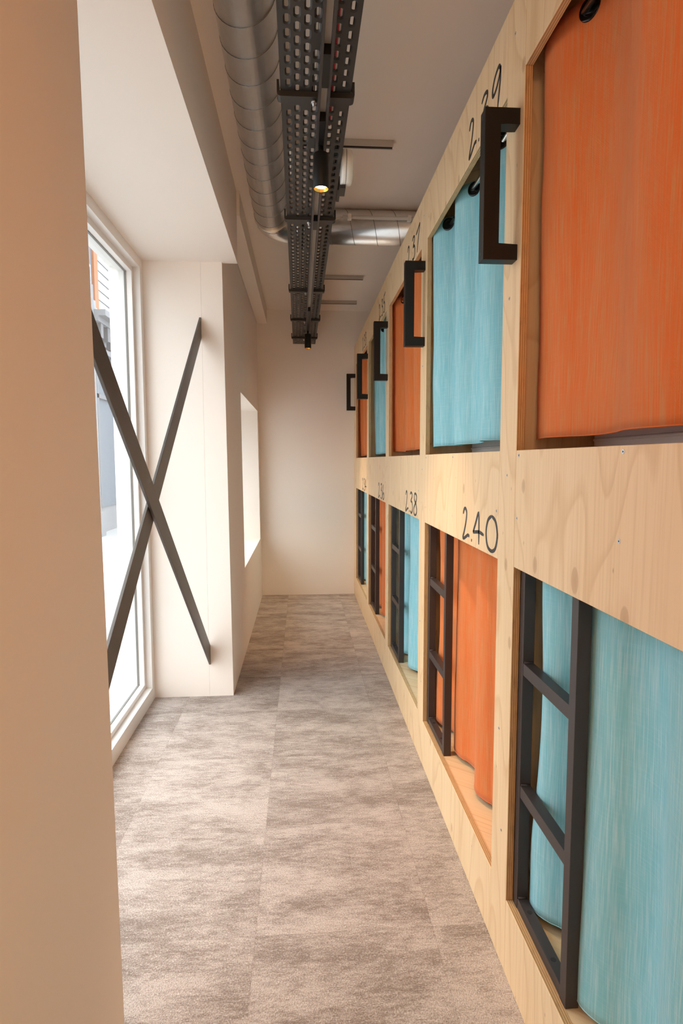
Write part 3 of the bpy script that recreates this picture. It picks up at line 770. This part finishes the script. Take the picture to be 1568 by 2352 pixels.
# cables lying in the tray
def cable(xo, r, mat, label, y0=TY0, y1=5.6, amp=.005):
    bm = bmesh.new(); pts = []
    n = int((y1 - y0) / .05)
    for i in range(n + 1):
        y = y0 + (y1 - y0) * i / n; pts.append((tc(y) + xo + amp * mnoise.noise(Vector((y * 1.4, xo * 50, 0))), y, TZ + .0045 + r + .0003))
    bm_tube(bm, pts, r, 8); o = obj('tray_cable', bm, mat); tag(o, label, 'cable', 'cables in the tray')
cable(.0495, .0032, 'red', 'red cable lying in the cable tray', y1=2.05, amp=.002)
cable(.0565, .0030, 'white', 'white cable beside the red one in the tray', y1=2.05, amp=.002)
cable(-.0035, .0045, 'conduit', 'grey cable along the middle of the tray', y1=1.8, amp=.002)
cable(-.081, .0042, 'white', 'white cable along the left flange of the tray', y0=2.2, y1=2.42, amp=.004)
cable(.083, .0045, 'black', 'black cable along the right flange of the tray', y0=2.15, y1=5.4, amp=.004)
cable(-.03, .004, 'black', 'black cable in the far half of the tray', y0=2.8, y1=3.2, amp=.008)

# ------------------------------------------------------------------ lighting track and spots
RZ = 2.372; RH = .030
def rc(y): return tc(y) + .0225
rt_ = empty('lighting_track', (rc(2), 2, RZ), 'black lighting track rail under the cable tray', 'lighting track')
bm = bmesh.new()
for (xa, xb, za, zb) in ((-.017, -.0095, 0, RH), (.0095, .017, 0, RH), (-.0095, .0095, RH - .004, RH)):
    A = [bm.verts.new((rc(.2) + x, .2, RZ + z)) for x, z in ((xa, za), (xb, za), (xb, zb), (xa, zb))]
    B = [bm.verts.new((rc(5.5) + x, 5.5, RZ + z)) for x, z in ((xa, za), (xb, za), (xb, zb), (xa, zb))]
    bm.faces.new(A); bm.faces.new(B[::-1])
    for k in range(4): bm.faces.new((A[k], A[(k + 1) % 4], B[(k + 1) % 4], B[k]))
obj('rail_body', bm, 'bronze', rt_)
bm = bmesh.new(); A = [bm.verts.new((rc(.2) + x, .2, RZ + RH - .0055)) for x in (-.0093, .0093)] + [bm.verts.new((rc(5.49) + x, 5.49, RZ + RH - .0055)) for x in (.0093, -.0093)]
bm.faces.new(A); obj('conductor_strip', bm, 'strut', rt_)
for (a, b) in ((1.62, 1.76), (2.69, 2.79)):
    bm = bmesh.new(); c = rc((a + b) / 2); bm_box(bm, c - .0094, c + .0094, a, b, RZ - .002, RZ + RH - .006); obj('track_connector', bm, 'black', rt_)
bm = bmesh.new(); c = rc(5.52); bm_box(bm, c - .02, c + .012, 5.5, 5.56, RZ - .006, RZ + RH); obj('end_feed', bm, 'black', rt_)
for y in (.95, 1.86, 2.765, 3.90, 4.69, 5.36):
    bm = bmesh.new(); c = rc(y + .018); bm_box(bm, c - .008, c + .008, y + .008, y + .030, RZ + RH - .001, TZ - .016); obj('mounting_clip', bm, 'black', rt_)
def spot(y, label, adapter, on=True):
    x = rc(y); r = .0262
    root = empty('spotlight', (x, y, 2.344), label, 'spotlight', 'spotlights on the track')
    bm = bmesh.new(); bm_box(bm, x - .0092, x + .0092, adapter[0], adapter[1], RZ - .004, RZ + RH - .006); obj('adapter_and_dark_reflection', bm, 'black', root)  # black block covers the adapter and paints in the rail's dark reflection
    bm = bmesh.new(); bm_cyl(bm, (x, y, 2.342), (x, y, RZ - .003), .009, .009, 14); obj('swivel', bm, 'black', root)
    bm = bmesh.new(); zb, zt = 2.232, 2.346
    prof = [(.0, zt), (r - .004, zt), (r - .001, zt - .0015), (r, zt - .005), (r, zb + .001), (r - .0006, zb), (r - .0020, zb + .001), (r - .0022, zb + .030)]
    n = 32; rows = []
    for (q, z) in prof:
        rows.append([bm.verts.new((x + q * math.cos(2 * PI * k / n), y + q * math.sin(2 * PI * k / n), z)) for k in range(n)] if q > 0 else [bm.verts.new((x, y, z))])
    for a, b in zip(rows, rows[1:]):
        for k in range(n):
            f = bm.faces.new((a[0], b[k], b[(k + 1) % n]) if len(a) == 1 else (a[k], a[(k + 1) % n], b[(k + 1) % n], b[k])); f.smooth = True
    obj('housing', bm, 'black', root)
    bm = bmesh.new(); bm_cyl(bm, (x, y, zb + .001), (x, y, zb + .011), r - .0022, .0185, 32, cap0=False, cap1=False); rf = obj('reflector', bm, 'gold', root)
    bm = bmesh.new(); bm_cyl(bm, (x, y, zb + .0105), (x, y, zb + .012), .0186, .0186, 24); obj('lamp', bm, 'lamp', rf)
    return x, y, zb
sp = [spot(2.07, 'lit black cylinder spotlight nearest the camera, under the cable tray', (1.92, 2.12)),
      spot(4.90, 'lit black cylinder spotlight at the far end of the track', (4.25, 4.93))]

# ------------------------------------------------------------------ round detector on the tray's side
c = Vector((tc(2.3) + TW, 2.3, 2.412))
dt = empty('smoke_detector', c, 'round white plastic detector mounted on the side of the cable tray', 'detector')
def lathe_x(name, prof, mat, parent):
    bm = bmesh.new(); n = 40; rows = []
    for (x, q) in prof: rows.append([bm.verts.new((c.x + x, c.y + q * math.cos(2 * PI * k / n), c.z + q * math.sin(2 * PI * k / n))) for k in range(n)])
    for a, b in zip(rows, rows[1:]):
        for k in range(n): f = bm.faces.new((a[k], a[(k + 1) % n], b[(k + 1) % n], b[k])); f.smooth = True
    bm.faces.new(rows[0]); bm.faces.new(rows[-1][::-1]); return obj(name, bm, mat, parent)
lathe_x('base_plate', [(.001, .060), (.016, .063), (.0175, .0625)], 'white', dt)
lathe_x('seam_ring', [(.017, .0605), (.0195, .0605)], 'slot', dt)
lathe_x('cover', [(.019, .0625), (.022, .063), (.038, .059), (.045, .046), (.047, .02)], 'white', dt)
bm = bmesh.new(); bm_box(bm, c.x - .004, c.x + .018, 2.29, 2.36, 2.336, 2.348); obj('mount', bm, 'traym', dt)

# ------------------------------------------------------------------ light
w = bpy.data.worlds.new('overcast sky'); S.world = w; w.use_nodes = True
nt = w.node_tree; nt.nodes.clear()
bg = nt.nodes.new('ShaderNodeBackground'); wo = nt.nodes.new('ShaderNodeOutputWorld'); nt.links.new(bg.outputs[0], wo.inputs[0])
# overcast sky: zenith brighter than the horizon
tcn = nt.nodes.new('ShaderNodeTexCoord'); sx = nt.nodes.new('ShaderNodeSeparateXYZ'); nt.links.new(tcn.outputs['Generated'], sx.inputs[0])
mr = nt.nodes.new('ShaderNodeMapRange'); mr.inputs['From Min'].default_value = 0.0; mr.inputs['From Max'].default_value = 1.0
mr.inputs['To Min'].default_value = 2.2; mr.inputs['To Max'].default_value = 6.0
nt.links.new(sx.outputs[2], mr.inputs[0]); nt.links.new(mr.outputs[0], bg.inputs[1])
bg.inputs[0].default_value = (0.90, 0.945, 1.0, 1)
def lamp(x, y, z, watts, name):
    l = bpy.data.lights.new(name, 'SPOT'); l.energy = watts; l.color = (1.0, 0.68, 0.38); l.spot_size = math.radians(66); l.spot_blend = .7; l.shadow_soft_size = .02
    o = bpy.data.objects.new(name, l); o.location = (x, y, z - .004); COL.objects.link(o)
for (x, y, z) in sp: lamp(x, y, z, 50.0, 'spot_and_fill_beam')
lamp(rc(-.8), -.8, 2.23, 40.0, 'spot_and_fill_beam')  # added downlight without a fixture, fills the shaded surfaces with warm light

for y in (-1.5, -2.2): lamp(rc(y), y, 2.23, 40.0, 'spot_and_fill_beam')  # two more added fill downlights, unseen behind the camera
l = bpy.data.lights.new('added_warm_fill', 'POINT'); l.energy = 17.0; l.color = (1.0, 0.58, 0.26); l.shadow_soft_size = .14  # added warm fill light with no fixture, lifts the shaded surfaces
o = bpy.data.objects.new('added_warm_fill', l); o.location = (-.1, -1.0, 2.2); COL.objects.link(o)

# ------------------------------------------------------------------ camera
cam = bpy.data.cameras.new('camera'); co = bpy.data.objects.new('camera', cam); COL.objects.link(co)
f, yaw, pitch_, roll, H = 1354.18, 0.0671, -0.0872, -0.0021, 1.3238
fw = Vector((math.sin(yaw) * math.cos(pitch_), math.cos(yaw) * math.cos(pitch_), math.sin(pitch_)))
rt = Vector((math.cos(yaw), -math.sin(yaw), 0)); upv = rt.cross(fw)
r2 = rt * math.cos(roll) + upv * math.sin(roll); u2 = -rt * math.sin(roll) + upv * math.cos(roll)
co.matrix_world = Matrix(((r2.x, u2.x, -fw.x, 0), (r2.y, u2.y, -fw.y, 0), (r2.z, u2.z, -fw.z, H), (0, 0, 0, 1)))
cam.sensor_fit = 'HORIZONTAL'; cam.sensor_width = 36.0; cam.lens = f / 1568 * 36.0; cam.clip_start = .02
S.camera = co
S.view_settings.view_transform = 'Standard'; S.view_settings.look = 'None'; S.view_settings.gamma = 1.0
S.view_settings.use_curve_mapping = False; S.view_settings.exposure = 0.5
S.cycles.use_denoising = True
S.cycles.max_bounces = 14; S.cycles.diffuse_bounces = 6; S.cycles.glossy_bounces = 5; S.cycles.transparent_max_bounces = 12
S.cycles.sample_clamp_indirect = 6.0
